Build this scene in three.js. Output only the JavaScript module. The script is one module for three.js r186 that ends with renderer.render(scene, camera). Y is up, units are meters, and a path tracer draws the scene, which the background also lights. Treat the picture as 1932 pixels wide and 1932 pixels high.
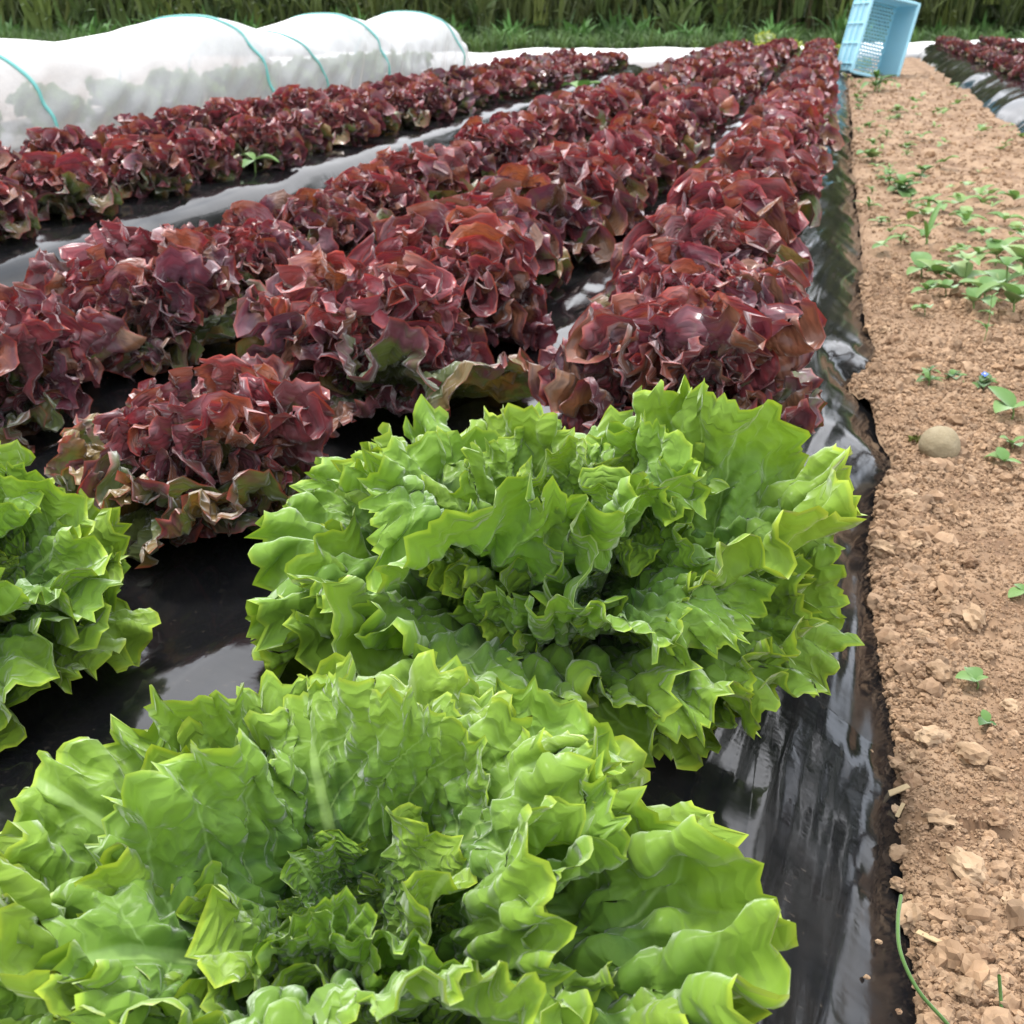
import * as THREE from 'three';
import { mergeGeometries } from 'three/addons/utils/BufferGeometryUtils.js';
import { RoundedBoxGeometry } from 'three/addons/geometries/RoundedBoxGeometry.js';

// ---------------------------------------------------------------- camera, sky, sun, exposure
const scene = new THREE.Scene();
const CAMH = 0.50, FOV = 50;
const camera = new THREE.PerspectiveCamera(FOV, 1, 0.02, 400);
const PITCH = 24.82 * Math.PI / 180, YAW = 15.29 * Math.PI / 180;
camera.position.set(0, CAMH, 0);
camera.rotation.order = 'YXZ';
camera.rotation.set(-PITCH, YAW, 0);
camera.focus = 0.6; camera.userData.fStop = 25;
camera.updateMatrixWorld(true);

const renderer = new THREE.WebGLRenderer({ antialias: true });
renderer.toneMapping = THREE.LinearToneMapping;
renderer.toneMappingExposure = 2.75;
renderer.shadowMap.enabled = true;

// ---------------------------------------------------------------- random numbers and noise
function rng(seed) { let a = seed >>> 0; return () => { a = (a + 0x6D2B79F5) | 0; let t = Math.imul(a ^ (a >>> 15), 1 | a); t = (t + Math.imul(t ^ (t >>> 7), 61 | t)) ^ t; return ((t ^ (t >>> 14)) >>> 0) / 4294967296; }; }
function hash(x, y, s) { let h = Math.imul(x | 0, 374761393) + Math.imul(y | 0, 668265263) + Math.imul(s | 0, 2147483647 ^ 0x5bd1e995); h = Math.imul(h ^ (h >>> 13), 1274126177); h ^= h >>> 16; h = Math.imul(h, 0x85ebca6b); h ^= h >>> 13; return (h >>> 0) / 4294967296; }
function noise(x, y, s = 0) { // -1..1 value noise
  const xi = Math.floor(x), yi = Math.floor(y), fx = x - xi, fy = y - yi, u = fx * fx * (3 - 2 * fx), v = fy * fy * (3 - 2 * fy);
  const a = hash(xi, yi, s), b = hash(xi + 1, yi, s), c = hash(xi, yi + 1, s), d = hash(xi + 1, yi + 1, s);
  return (a + (b - a) * u + (c - a) * v + (a - b - c + d) * u * v) * 2 - 1;
}
function fbm(x, y, s = 0, o = 4) { let r = 0, a = 0.5, n = 0; for (let i = 0; i < o; i++) { r += a * noise(x, y, s + i * 17); n += a; x = x * 2.03 + 3.1; y = y * 2.03 + 1.7; a *= 0.5; } return r / n; }
function perlin(x, y, s = 0) { // smooth gradient noise, about -1..1
  const xi = Math.floor(x), yi = Math.floor(y), fx = x - xi, fy = y - yi, u = fx * fx * fx * (fx * (fx * 6 - 15) + 10), v = fy * fy * fy * (fy * (fy * 6 - 15) + 10);
  const g = (i, j) => { const a = hash(xi + i, yi + j, s) * 6.2832; return Math.cos(a) * (fx - i) + Math.sin(a) * (fy - j); };
  const a = g(0, 0), b = g(1, 0), c = g(0, 1), d = g(1, 1); return 1.5 * (a + (b - a) * u + (c - a) * v + (a - b - c + d) * u * v);
}
const W2 = [0, 0, 0];
function worley(x, y, s) { // F1, F2, id
  const xi = Math.floor(x), yi = Math.floor(y); let f1 = 9, f2 = 9, id = 0;
  for (let j = -1; j < 2; j++) for (let i = -1; i < 2; i++) {
    const cx = xi + i, cy = yi + j, dx = cx + 0.1 + 0.8 * hash(cx, cy, s) - x, dy = cy + 0.1 + 0.8 * hash(cx, cy, s + 7) - y, d = dx * dx + dy * dy;
    if (d < f1) { f2 = f1; f1 = d; id = hash(cx, cy, s + 13); } else if (d < f2) f2 = d;
  }
  W2[0] = Math.sqrt(f1); W2[1] = Math.sqrt(f2); W2[2] = id; return W2;
}
const clamp = (x, a = 0, b = 1) => Math.min(b, Math.max(a, x));
const smooth = (a, b, x) => { const t = clamp((x - a) / (b - a)); return t * t * (3 - 2 * t); };
const lerp = (a, b, t) => a + (b - a) * t;
const mix3 = (a, b, t) => [lerp(a[0], b[0], t), lerp(a[1], b[1], t), lerp(a[2], b[2], t)];
const toS = c => { c = clamp(c); return 255 * (c <= 0.0031308 ? 12.92 * c : 1.055 * Math.pow(c, 1 / 2.4) - 0.055); };

// ---------------------------------------------------------------- sky: an even bright overcast with soft cloud masses
{
  const w = 512, h = 256, d = new Float32Array(w * h * 4);
  for (let j = 0; j < h; j++) for (let i = 0; i < w; i++) {
    const el = (j + 0.5) / h * Math.PI - Math.PI / 2, az = (i + 0.5) / w * 2 * Math.PI;   // row 0 is the bottom
    const up = Math.max(0, Math.sin(el)), c = Math.cos(el);
    const px = Math.cos(az) * c / (up + 0.35), pz = Math.sin(az) * c / (up + 0.35);
    const cl = fbm(px * 1.7 + 9, pz * 1.7, 31, 5), cl2 = fbm(px * 4.2, pz * 4.2 + 4, 57, 4);
    const cover = 0.80 + 0.55 * smooth(-0.35, 0.45, cl + 0.4 * cl2);
    let L = (0.80 + 0.24 * up) * cover;
    if (el < 0) L *= 0.35;
    const blue = smooth(0.2, -0.5, cl);
    const o = (j * w + i) * 4;
    d[o] = L * (1.0 - 0.10 * blue); d[o + 1] = L * (1.01 - 0.03 * blue); d[o + 2] = L * (1.05 + 0.06 * blue); d[o + 3] = 1;
  }
  const t = new THREE.DataTexture(d, w, h, THREE.RGBAFormat, THREE.FloatType);
  t.mapping = THREE.EquirectangularReflectionMapping; t.magFilter = THREE.LinearFilter; t.minFilter = THREE.LinearFilter; t.needsUpdate = true;
  scene.background = t; scene.environment = t;
}
const sun = new THREE.DirectionalLight(new THREE.Color().setRGB(1, 0.96, 0.9), 1.45);
sun.position.set(-3.2, 8.5, -4.2); sun.target.position.set(0, 0, -2);
sun.castShadow = true; sun.shadow.radius = 22; sun.shadow.mapSize.set(2048, 2048);
Object.assign(sun.shadow.camera, { left: -14, right: 14, top: 16, bottom: -16, near: 0.5, far: 60 });
scene.add(sun, sun.target);

// ---------------------------------------------------------------- helpers
const used = new Map();
function numbered(n) { const k = used.get(n) || 0; used.set(n, k + 1); return k ? `${n}_${String(k).padStart(3, '0')}` : n; }
function tag(o, label, category, group, kind) { o.userData.label = label; if (category) o.userData.category = category; if (group) o.userData.group = group; if (kind) o.userData.kind = kind; return o; }
function mesh(name, geo, mat, parent = scene) {
  const m = new THREE.Mesh(geo, mat); m.name = parent === scene ? numbered(name) : name; m.castShadow = m.receiveShadow = true; parent.add(m); return m;
}
function struct(name, geo, mat, label) { const m = mesh(name, geo, mat); m.userData.kind = 'structure'; if (label) m.userData.label = label; return m; }
function thing(name, label, category, pos = [0, 0, 0], turn = 0, group) {
  const g = new THREE.Group(); g.name = numbered(name); scene.add(g); g.position.set(...pos); g.rotation.y = turn; tag(g, label, category, group); return g;
}
const rgb = (r, g, b) => new THREE.Color().setRGB(r, g, b);
function std(color, roughness, extra = {}) { return new THREE.MeshStandardMaterial({ color: rgb(...color), roughness, ...extra }); }
function tex(w, h, fn, srgb = true, repeat = true) {
  const d = new Uint8Array(w * h * 4);
  for (let j = 0; j < h; j++) for (let i = 0; i < w; i++) {
    const c = fn((i + 0.5) / w, (j + 0.5) / h), o = (j * w + i) * 4;
    for (let k = 0; k < 3; k++) d[o + k] = srgb ? toS(c[k]) : clamp(c[k]) * 255; d[o + 3] = 255;
  }
  const t = new THREE.DataTexture(d, w, h); t.magFilter = THREE.LinearFilter; t.minFilter = THREE.LinearMipmapLinearFilter; t.generateMipmaps = true;
  if (srgb) t.colorSpace = THREE.SRGBColorSpace; if (repeat) t.wrapS = t.wrapT = THREE.RepeatWrapping; t.needsUpdate = true; return t;
}
// a grid surface: fn(u, v) -> [x, y, z, uvx, uvy]
function surface(us, vs, fn, flip = false) {
  const nu = us.length, nv = vs.length, P = new Float32Array(nu * nv * 3), U = new Float32Array(nu * nv * 2), I = [];
  for (let j = 0; j < nv; j++) for (let i = 0; i < nu; i++) { const r = fn(us[i], vs[j], i, j), k = j * nu + i; P[k * 3] = r[0]; P[k * 3 + 1] = r[1]; P[k * 3 + 2] = r[2]; U[k * 2] = r[3]; U[k * 2 + 1] = r[4]; }
  for (let j = 0; j < nv - 1; j++) for (let i = 0; i < nu - 1; i++) { const a = j * nu + i, b = a + 1, c = a + nu, e = c + 1; flip ? I.push(a, c, b, b, c, e) : I.push(a, b, c, b, e, c); }
  const g = new THREE.BufferGeometry(); g.setAttribute('position', new THREE.BufferAttribute(P, 3)); g.setAttribute('uv', new THREE.BufferAttribute(U, 2)); g.setIndex(I); g.computeVertexNormals(); return g;
}
const range = (a, b, n) => Array.from({ length: n }, (_, i) => a + (b - a) * i / (n - 1));
function geomRange(a, b, first, rate) { const r = [a]; let x = a; const s = Math.sign(b - a); while ((b - x) * s > 0) { x += s * Math.max(first, Math.abs(x) * rate); r.push(x); } return r; }
// ground point under a pixel of the photograph (1932-pixel frame): used to read positions off the photograph once, in world metres
function at(px, py, h = 0) {
  const f = 966 / Math.tan(FOV * Math.PI / 360), v = new THREE.Vector3((px - 966) / f, (966 - py) / f, -1).applyEuler(camera.rotation);
  const t = (h - CAMH) / v.y; return [v.x * t, h, v.z * t];
}

// ---------------------------------------------------------------- lettuce leaves
const PHI = 1.12;
const leafShape = p => 0.42 + 0.58 * Math.pow(Math.max(0, 1 - Math.pow(Math.abs(p), 2.4)), 0.6);
// puckered relief of a leaf in its flat outline; v is the variant
function relief(x, y, v) {
  const ax = Math.abs(x), w = 0.05 * noise(x * 5 + v * 9, y * 5, 3 + v);
  const q = (y - 0.85 * ax + 0.25 * ax * ax + w + (x < 0 ? 0.07 : 0)) / 0.145, dl = Math.abs(q - Math.round(q));
  const lateral = smooth(0, 0.3, dl), rib = smooth(0.0, 0.06, ax);
  worley(x * 8.2 + v * 31 + 0.5 * perlin(x * 6, y * 6, 5), y * 8.2 + 0.5 * perlin(x * 6, y * 6, 6), 40 + v); const e2 = W2[1] - W2[0];
  let e3 = 0.5;
  worley(x * 21 + v * 11, y * 21, 80 + v); e3 = W2[1] - W2[0];
  const dome = q => { const k = clamp(q / 0.75); return 0.5 * k * (2 - k) + 0.5 * k * k * (3 - 2 * k); };
  const big = rib * (0.30 * lateral + 0.70 * dome(e2) * (0.35 + 0.65 * lateral));
  return { dl, ax, e2, e3, big, h: 0.45 * big + 0.55 * dome(e3) * rib };
}
function leafMaps(kind, v, size) {
  const colors = kind === 'green'
    ? { mid: [0.104, 0.212, 0.006], deep: [0.050, 0.132, 0.005], edge: [0.175, 0.300, 0.007], rim: [0.30, 0.41, 0.012], vein: [0.225, 0.350, 0.075], base: [0.30, 0.40, 0.16] }
    : { mid: [0.100, 0.022, 0.032], deep: [0.080, 0.105, 0.018], edge: [0.170, 0.018, 0.028], rim: [0.24, 0.032, 0.016], vein: [0.13, 0.085, 0.035], base: [0.20, 0.25, 0.07] };
  const bump = new Float32Array(size * size);
  const map = tex(size, size, (u, w) => {
    const x = (u - 0.5) * 1.3, y = w, rho = Math.hypot(x, y), phi = Math.atan2(x, y) / PHI, t = rho / leafShape(clamp(phi, -1, 1));
    const r = relief(x, y, v);
    bump[Math.floor(w * size) * size + Math.floor(u * size)] = r.h;
    const n1 = fbm(x * 6 + v * 5, y * 6, 9, 4), n2 = fbm(x * 30, y * 30, 19 + v, 3), n3 = noise(x * 120, y * 120, 5);
    let c;
    if (kind === 'green') {
      c = mix3(colors.mid, colors.deep, smooth(-0.35, 0.5, n1 + 0.6 * n2 + 0.25 * noise(x * 16 + v, y * 16, 88)));
      c = mix3(c, colors.edge, smooth(0.60, 1.08, t + 0.22 * n1 + 0.08 * n2) * 0.85);
    } else {
      const red = t * 1.15 - (kind === 'olive' ? 1.02 : 0.58) + 0.42 * n1 + 0.22 * n2;       // anthocyanin blotches, strongest in the outer blade
      c = mix3(colors.deep, colors.mid, smooth(-0.12, 0.3, red));
      c = mix3(c, colors.edge, smooth(0.35, 0.8, red + 0.12 * n2) * 0.9);
      c = mix3(c, [0.20, 0.085, 0.012], 0.55 * smooth(0.25, 0.75, noise(x * 4.3 + v * 3, y * 4.3, 71) + 0.3 * n2) * smooth(0.3, 0.8, t));
    }
    const vein = Math.max(0.9 * (1 - smooth(0.0, 0.038 + 0.03 * (1 - t), r.dl)) * smooth(1.02, 0.75, t), 0.07 * (1 - smooth(0.0, 0.03, r.e2)), 0.03 * (1 - smooth(0, 0.04, r.e3)), 1 - smooth(0.004 + 0.02 * (1 - t), 0.010 + 0.035 * (1 - t), r.ax));
    c = mix3(c, colors.vein, vein * (kind === 'green' ? 0.95 : 0.28));
    c = mix3(c, colors.base, smooth(0.42, 0.08, rho + 0.08 * n1) * (kind === 'green' ? 0.75 : 0.8));
    c = mix3(c, colors.rim, 0.8 * smooth(0.982, 1.0, t + 0.008 * n2 + 0.008 * n1));
    const g = 1 + 0.10 * n2 + 0.06 * n3; return [c[0] * g, c[1] * g, c[2] * g];
  }, true, false);
  const b = new Float32Array(size * size * 4); for (let i = 0; i < size * size; i++) { b[i * 4] = b[i * 4 + 1] = b[i * 4 + 2] = clamp(bump[i]); b[i * 4 + 3] = 1; }
  const bt = new THREE.DataTexture(b, size, size, THREE.RGBAFormat, THREE.FloatType); bt.magFilter = THREE.LinearFilter; bt.minFilter = THREE.LinearMipmapLinearFilter; bt.generateMipmaps = true; bt.needsUpdate = true;
  return { map, bump: bt };
}
// One leaf, base at the origin, growing along +x, lateral z, up y.
function leafGeometry(o) {
  const { L, t0, t1, seed, nphi, nr } = o, R = rng(seed * 7919 + 11), v = o.v || 0;
  const cup = o.cup ?? 3, wid = o.width ?? 1, twist = (R() - 0.5) * (o.twist ?? 0.7), bend = o.bend ?? 0.9 + 1.1 * R(), floor = o.floor;
  const N = 60, cx = [0], cy = [0], th = [];
  const top = 1.25 * L, ds = top / N;
  for (let i = 0; i <= N; i++) { const s = i / N * 1.25; th.push(lerp(t0, t1, Math.pow(clamp(s), bend)) - 0.55 * Math.max(0, s - 0.75) * (o.curl ?? 1)); if (i < N) { cx.push(cx[i] + Math.cos(th[i]) * ds); cy.push(cy[i] + Math.sin(th[i]) * ds); } }
  const base = (X, Y) => { // flat metres -> space
    const f = clamp(Y / ds, 0, N - 0.001), i = Math.floor(f), k = f - i, a = lerp(th[i], th[Math.min(N, i + 1)], k);
    const px = lerp(cx[i], cx[i + 1], k), py = lerp(cy[i], cy[i + 1], k), c = cup / L * 0.18 * (1 - 0.35 * Y / L), s = X * wid, sn = Math.sin(c * s) / c, rs = (1 - Math.cos(c * s)) / c;
    const tw = twist * Y / L, n = rs * Math.cos(tw) + sn * Math.sin(tw), l = sn * Math.cos(tw) - rs * Math.sin(tw);
    return [px - Math.sin(a) * n, py + Math.cos(a) * n, l];
  };
  const nt = o.nt ?? 26 + R() * 8, p1 = R() * 6.28, p2 = R() * 6.28, p3 = R(), k1 = R() * 50, growth = o.growth ?? 1.15, nv = nphi * nr;
  const us = range(-1, 1, nphi), vs = []; for (let j = 0; j < nr; j++) { const t = j / (nr - 1); vs.push(0.03 + 0.97 * (1 - Math.pow(1 - t, 1.3))); }
  const FX = new Float32Array(nv), FY = new Float32Array(nv), P = new Float32Array(nv * 3), B = new Float32Array(nv * 3), pull = new Float32Array(nv), e = 1e-3 * L;
  const normal = (X, Y, p) => { const px = base(X + e, Y), py = base(X, Y + e), ax = [px[0] - p[0], px[1] - p[1], px[2] - p[2]], ay = [py[0] - p[0], py[1] - p[1], py[2] - p[2]]; const n = [ax[1] * ay[2] - ax[2] * ay[1], ax[2] * ay[0] - ax[0] * ay[2], ax[0] * ay[1] - ax[1] * ay[0]], l = Math.hypot(...n) || 1; return n.map(q => -q / l); };
  for (let j = 0; j < nr; j++) for (let i = 0; i < nphi; i++) {
    const s = us[i], t = vs[j], k = j * nphi + i, phi = s * PHI, sw = s + 0.09 * perlin(s * 2.3 + k1, 3.3, 2) + 0.03 * perlin(s * 9 + k1, 2.3, 2);
    const r = t * leafShape(s) * (1 + 0.10 * smooth(0.5, 1, t) * perlin(s * 4 + k1, 5.5, 9)), X = L * r * Math.sin(phi), Y = L * r * Math.cos(phi), p = base(X, Y), n = normal(X, Y, p);
    const e1 = Math.pow(smooth(0.35, 1, t), 1.5), xf = X / L, yf = Y / L;
    const dn = L * (0.17 * smooth(0.2, 1, t) * perlin(xf * 2.3 + k1, yf * 2.3, 21) + (o.wave ?? 1) * e1 * ((0.05 + 0.10 * perlin(s * 2 + k1, 8.8, 7)) * Math.sin(5 * Math.PI * sw + p1) + (0.02 + 0.07 * perlin(s * 3 + k1, 2.8, 7)) * Math.sin(11 * Math.PI * sw + p2 + 4 * perlin(xf * 5, yf * 5 + k1, 3)) + 0.11 * perlin(xf * 7, yf * 7 + k1, 4)) + 0.018 * Math.pow(smooth(0.7, 1, t), 1.5) * Math.sin(30 * Math.PI * sw + 4 * perlin(s * 6 + k1, 1.8, 7)) - 0.20 * Math.pow(smooth(0.55, 1, t), 2) * (0.25 + 1.5 * perlin(s * 3 + k1, 4.4, 12)));
    FX[k] = X; FY[k] = Y; for (let c = 0; c < 3; c++) { B[k * 3 + c] = p[c]; P[k * 3 + c] = p[c] + n[c] * dn; }
    pull[k] = t < 0.2 ? 1 : 0.04 * (1 - smooth(0.25, 0.7, t)) + 0.12 * (1 - smooth(0.02, 0.14, Math.abs(s))) * (1 - smooth(0.75, 0.95, t));
  }
  // the blade grows more along its margin than its heart can hold, so it buckles into frills: relax that sheet
  const ca = [], cb = [], cr = [], ck = [];
  const g0s = o.gstart ?? 0.42, G = j => 1 + growth * Math.pow(clamp((vs[j] - g0s) / (1 - g0s)), o.gpow ?? 2.0), fd = (a, b) => Math.hypot(FX[a] - FX[b], FY[a] - FY[b]);
  const gs = us.map(q => clamp(1 + 1.5 * perlin(q * 2.6 + k1, 3.9, 15) + 0.6 * perlin(q * 6 + k1, 1.9, 16), 0.15, 2.0));   // some stretches of the margin frill hard, others stay almost flat
  const con = (a, b, r, k) => { ca.push(a); cb.push(b); cr.push(r); ck.push(k); };
  for (let j = 1; j < nr; j++) for (let i = 0; i < nphi; i++) {
    const k = j * nphi + i, g = 1 + (G(j) - 1) * gs[i];
    if (i < nphi - 1) con(k, k + 1, fd(k, k + 1) * g, 0.5);
    con(k, k - nphi, fd(k, k - nphi), 0.5);
    if (i < nphi - 1) { const w = fd(k, k + 1) * (g + 1 + (G(j - 1) - 1) * gs[i]) / 2, q = fd(k, k - nphi), d = Math.hypot(w, q); con(k, k - nphi + 1, d, 0.25); con(k + 1, k - nphi, d, 0.25); }
    if (i > 0 && i < nphi - 1) con(k - 1, k + 1, (fd(k - 1, k) + fd(k, k + 1)) * g, -0.06 * (o.stiff ?? 1));
    if (i > 2 && i < nphi - 3) con(k - 3, k + 3, 5.2 * fd(k, k + 1) * g, -0.008 * (o.stiff ?? 1));
    if (j > 2) con(k, k - 2 * nphi, fd(k, k - 2 * nphi), -0.14 * (o.stiff ?? 1));
  }
  const nc = ca.length, iters = o.iters ?? 110;
  for (let it = 0; it < iters; it++) {
    for (let q = 0; q < nc; q++) {
      const c = (it & 1) ? nc - 1 - q : q, a = ca[c] * 3, b2 = cb[c] * 3; let k = ck[c];
      const dx = P[a] - P[b2], dy = P[a + 1] - P[b2 + 1], dz = P[a + 2] - P[b2 + 2], d = Math.sqrt(dx * dx + dy * dy + dz * dz) + 1e-9, df = d - cr[c];
      if (k < 0) { if (df > 0) continue; k = -k; }
      const f = 0.5 * k * 1.6 * df / d; P[a] -= dx * f; P[a + 1] -= dy * f; P[a + 2] -= dz * f; P[b2] += dx * f; P[b2 + 1] += dy * f; P[b2 + 2] += dz * f;
    }
    for (let k = 0; k < nv; k++) {
      const w = pull[k]; if (w > 0) for (let c = 0; c < 3; c++) P[k * 3 + c] += (B[k * 3 + c] - P[k * 3 + c]) * w;
      P[k * 3 + 1] -= (o.sag ?? 1) * 2e-5 * (1 - w);
      if (floor !== undefined && P[k * 3 + 1] < floor + 0.004) P[k * 3 + 1] = floor + 0.004;
    }
  }
  for (let it = 0; it < (o.soft ?? 3); it++) { // ease the grid-scale kinks the relaxation leaves behind
    const Q = P.slice();
    for (let j = 1; j < nr; j++) for (let i = 0; i < nphi; i++) { const k = (j * nphi + i) * 3, l = i > 0 ? k - 3 : k, r = i < nphi - 1 ? k + 3 : k, d = k - nphi * 3, u = j < nr - 1 ? k + nphi * 3 : k; for (let c = 0; c < 3; c++) P[k + c] = 0.4 * Q[k + c] + 0.2 * (Q[l + c] + Q[r + c]) + (j < nr - 1 ? 0.1 * (Q[d + c] + Q[u + c]) : 0.2 * Q[k + c]); }
  }
  // toothed margin: horns with scalloped bays and fine serration between them
  for (let i = 0; i < nphi; i++) {
    const s = us[i], sw = s + 0.05 * perlin(s * 3.3 + k1, 6.3, 2), horn = 1 - Math.abs(Math.sin(Math.PI * (nt / 2 * sw + p3)));
    const tooth = Math.pow(horn, 1.15) * clamp(0.75 + 1.1 * perlin(s * nt * 0.45 + k1, 1.1, 8), 0, 1.25) * 0.068 + 0.035 * Math.pow(1 - Math.abs(Math.sin(Math.PI * (nt * 1.05 * sw + p3))), 1.1) - 0.03;
    const m = nr - 1, a = (m * nphi + i) * 3, b = ((m - 3) * nphi + i) * 3, d = [P[a] - P[b], P[a + 1] - P[b + 1], P[a + 2] - P[b + 2]], l = Math.hypot(...d) || 1;
    for (let j = 0; j < nr; j++) { const w = smooth(0.82, 1, vs[j]) * tooth * L * (o.teeth ?? 1) / l; if (w) { const k = (j * nphi + i) * 3; for (let c = 0; c < 3; c++) P[k + c] += d[c] * w; } }
  }
  const g0 = surface(us, vs, (s, t, i, j) => { const k = (j * nphi + i) * 3, sh = leafShape(s); return [P[k], P[k + 1], P[k + 2], t * sh * Math.sin(s * PHI) / 1.3 + 0.5, t * sh * Math.cos(s * PHI)]; }, true);
  const pa = g0.attributes.position, na = g0.attributes.normal, ua = g0.attributes.uv, puck = o.pucker ?? 0.05;
  for (let j = 0; j < nr; j++) for (let i = 0; i < nphi; i++) {
    const k = j * nphi + i, t = vs[j], h = relief((ua.getX(k) - 0.5) * 1.3, ua.getY(k), v), d = -L * puck * (h.big - 0.5) * (1 - 0.75 * smooth(0.7, 1, t)) * smooth(0, 0.25, t) + L * (o.crinkle ?? 0.012) * smooth(0.25, 0.7, t) * (perlin(ua.getX(k) * 19 + k1, ua.getY(k) * 15, 33) + 0.6 * perlin(ua.getX(k) * 40 + k1, ua.getY(k) * 31, 34)) + L * (o.frill ?? 0.085) * Math.pow(smooth(0.66, 1, t), 1.4) * (perlin(us[i] * nt * 0.42 + k1, t * 2, 35) + 0.3 * perlin(us[i] * nt * 0.95 + k1, t * 3, 36));
    pa.setXYZ(k, pa.getX(k) + na.getX(k) * d, pa.getY(k) + na.getY(k) * d, pa.getZ(k) + na.getZ(k) * d);
  }
  g0.computeVertexNormals(); return g0;
}
const leafMat = (m, color, gloss, coatR, trans) => new THREE.MeshPhysicalMaterial({ map: m.map, bumpMap: m.bump, bumpScale: 0.0022, color: rgb(...color), roughness: 0.92, transmission: trans, thickness: 0, clearcoat: gloss, clearcoatRoughness: coatR, side: THREE.DoubleSide });
const gm = [leafMaps('green', 0, 1024), leafMaps('green', 1, 1024)];
const GREEN = [[1, 1, 1], [0.9, 0.96, 0.95], [1.12, 1.05, 0.95]].map(c => gm.map(m => leafMat(m, c, 0.18, 0.30, 0.25)));


const rm = [leafMaps('red', 2, 768), leafMaps('red', 3, 768), leafMaps('olive', 2, 512)];
const redSet = (tints, gloss, tr) => tints.map((c, i) => leafMat(rm[c[3] ?? i % 2], c.slice(0, 3), gloss, 0.24, tr));
const RED = { outer: redSet([[1.05, 1.2, 1.1], [1.0, 1.0, 1.0, 2], [1.15, 1.1, 1.1, 2], [1.2, 1.2, 1.2]], 0.6, 0.26), mid: redSet([[1.1, 1.0, 1.1], [1.35, 1.0, 0.9], [0.85, 0.9, 1.1], [1.2, 1.25, 1.0]], 0.65, 0.24), inner: redSet([[1.5, 0.9, 0.95], [1.8, 1.3, 0.8], [1.2, 0.8, 1.0], [1.6, 1.0, 1.0]], 0.65, 0.28) };

// ---------------------------------------------------------------- ground, soil path, mulch film
const spline = pts => x => { // monotone x descending list
  for (let i = 0; i < pts.length - 1; i++) { const [x0, y0] = pts[i], [x1, y1] = pts[i + 1]; if (x <= x0 && x >= x1) { const t = (x0 - x) / (x0 - x1); const m = k => { const a = pts[Math.max(0, k - 1)], b = pts[Math.min(pts.length - 1, k + 1)]; return (b[1] - a[1]) / (b[0] - a[0]); }; const h = x1 - x0, t2 = t * t, t3 = t2 * t; return (2 * t3 - 3 * t2 + 1) * y0 + (t3 - 2 * t2 + t) * h * m(i) + (-2 * t3 + 3 * t2) * y1 + (t3 - t2) * h * m(i + 1); } }
  return x > pts[0][0] ? pts[0][1] : pts[pts.length - 1][1];
};
const gauss = (x, c, w) => Math.exp(-(((x - c) / w) ** 2));
const edgeX = z => 0.096 + 0.010 * perlin(z * 1.9, 0.5, 3) + 0.006 * perlin(z * 6.1, 0.5, 4) + 0.0025 * perlin(z * 23, 0.5, 5) - 0.030 * gauss(z, -1.57, 0.07) + 0.016 * gauss(z, -1.29, 0.07) + 0.014 * gauss(z, -1.80, 0.09);
const mainProfile = spline([[0.16, -0.03], [0.10, -0.001], [0.08, 0.013], [0.05, 0.034], [0.015, 0.055], [-0.03, 0.071], [-0.09, 0.083], [-0.47, 0.088], [-0.84, 0.084], [-0.94, 0.072], [-1.01, 0.034], [-1.05, 0.010], [-1.12, 0.004], [-1.40, 0.004]]);
const leftProfile = spline([[-1.33, -0.006], [-1.345, 0.02], [-1.365, 0.06], [-1.40, 0.086], [-1.47, 0.096], [-1.75, 0.1], [-2.05, 0.096], [-2.14, 0.06], [-2.18, -0.01]]);
const rightProfile = spline([[1.85, 0.0], [1.80, 0.09], [1.70, 0.12], [1.0, 0.125], [0.92, 0.115], [0.85, 0.085], [0.79, 0.03], [0.765, -0.012]]);
const wrinkle = (x, z, k) => 0.0026 * perlin((x + 0.16 * z) * 26, z * 2.2, 61) * k + 0.0013 * perlin((x + 0.10 * z) * 62, z * 4, 62) * k + 0.003 * perlin(x * 5, z * 4, 63) + 0.0005 * perlin((x + 0.13 * z) * 120, z * 5, 64) * k;
const filmMaps = (() => {
  const b = tex(1024, 1024, (u, v) => { const r = 0.5 + 0.22 * fbm(u * 46 + 3 * noise(u * 5, v * 5, 2), v * 5, 12, 4) + 0.16 * noise(u * 150, v * 10, 9) + 0.04 * noise(u * 300, v * 300, 4); return [r, r, r]; }, false);
  const c = tex(1024, 1024, (u, v) => { const d = smooth(0.30, 0.72, fbm(u * 14, v * 14, 33, 5) * 0.6 + 0.5 + 0.25 * noise(u * 80, v * 9, 8)) * 0.30, sp = smooth(0.80, 0.95, noise(u * 260, v * 260, 14)) * 0.9; return mix3([0.0075, 0.0075, 0.0085], [0.10, 0.08, 0.06], clamp(d * 0.16 + sp * 0.3)); });
  const r = tex(512, 512, (u, v) => { const d = 0.09 + 0.13 * smooth(-0.1, 0.8, fbm(u * 9, v * 9, 35, 5)) + 0.03 * noise(u * 60, v * 200, 3); return [d, d, d]; }, false);
  return { b, c, r };
})();
const filmMat = new THREE.MeshStandardMaterial({ map: filmMaps.c, roughnessMap: filmMaps.r, roughness: 1, bumpMap: filmMaps.b, bumpScale: 0.00022, side: THREE.DoubleSide });
function film(label, xs, zs, profile, warp, amp) {
  const g = surface(xs, zs, (x, z) => { const X = warp(x, z); return [X, profile(x) + wrinkle(x, z, amp(x)), z, X / 0.7, z / 0.7]; });
  const m = mesh('mulch_film', g, filmMat); tag(m, label, 'mulch film'); return m;
}
const mainXs = [...range(0.16, -0.11, 78), ...range(-0.13, -0.9, 40), ...range(-0.915, -1.40, 34)].reverse(), mainZs = geomRange(0.25, -12.0, 0.007, 0.0095).reverse();
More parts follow.
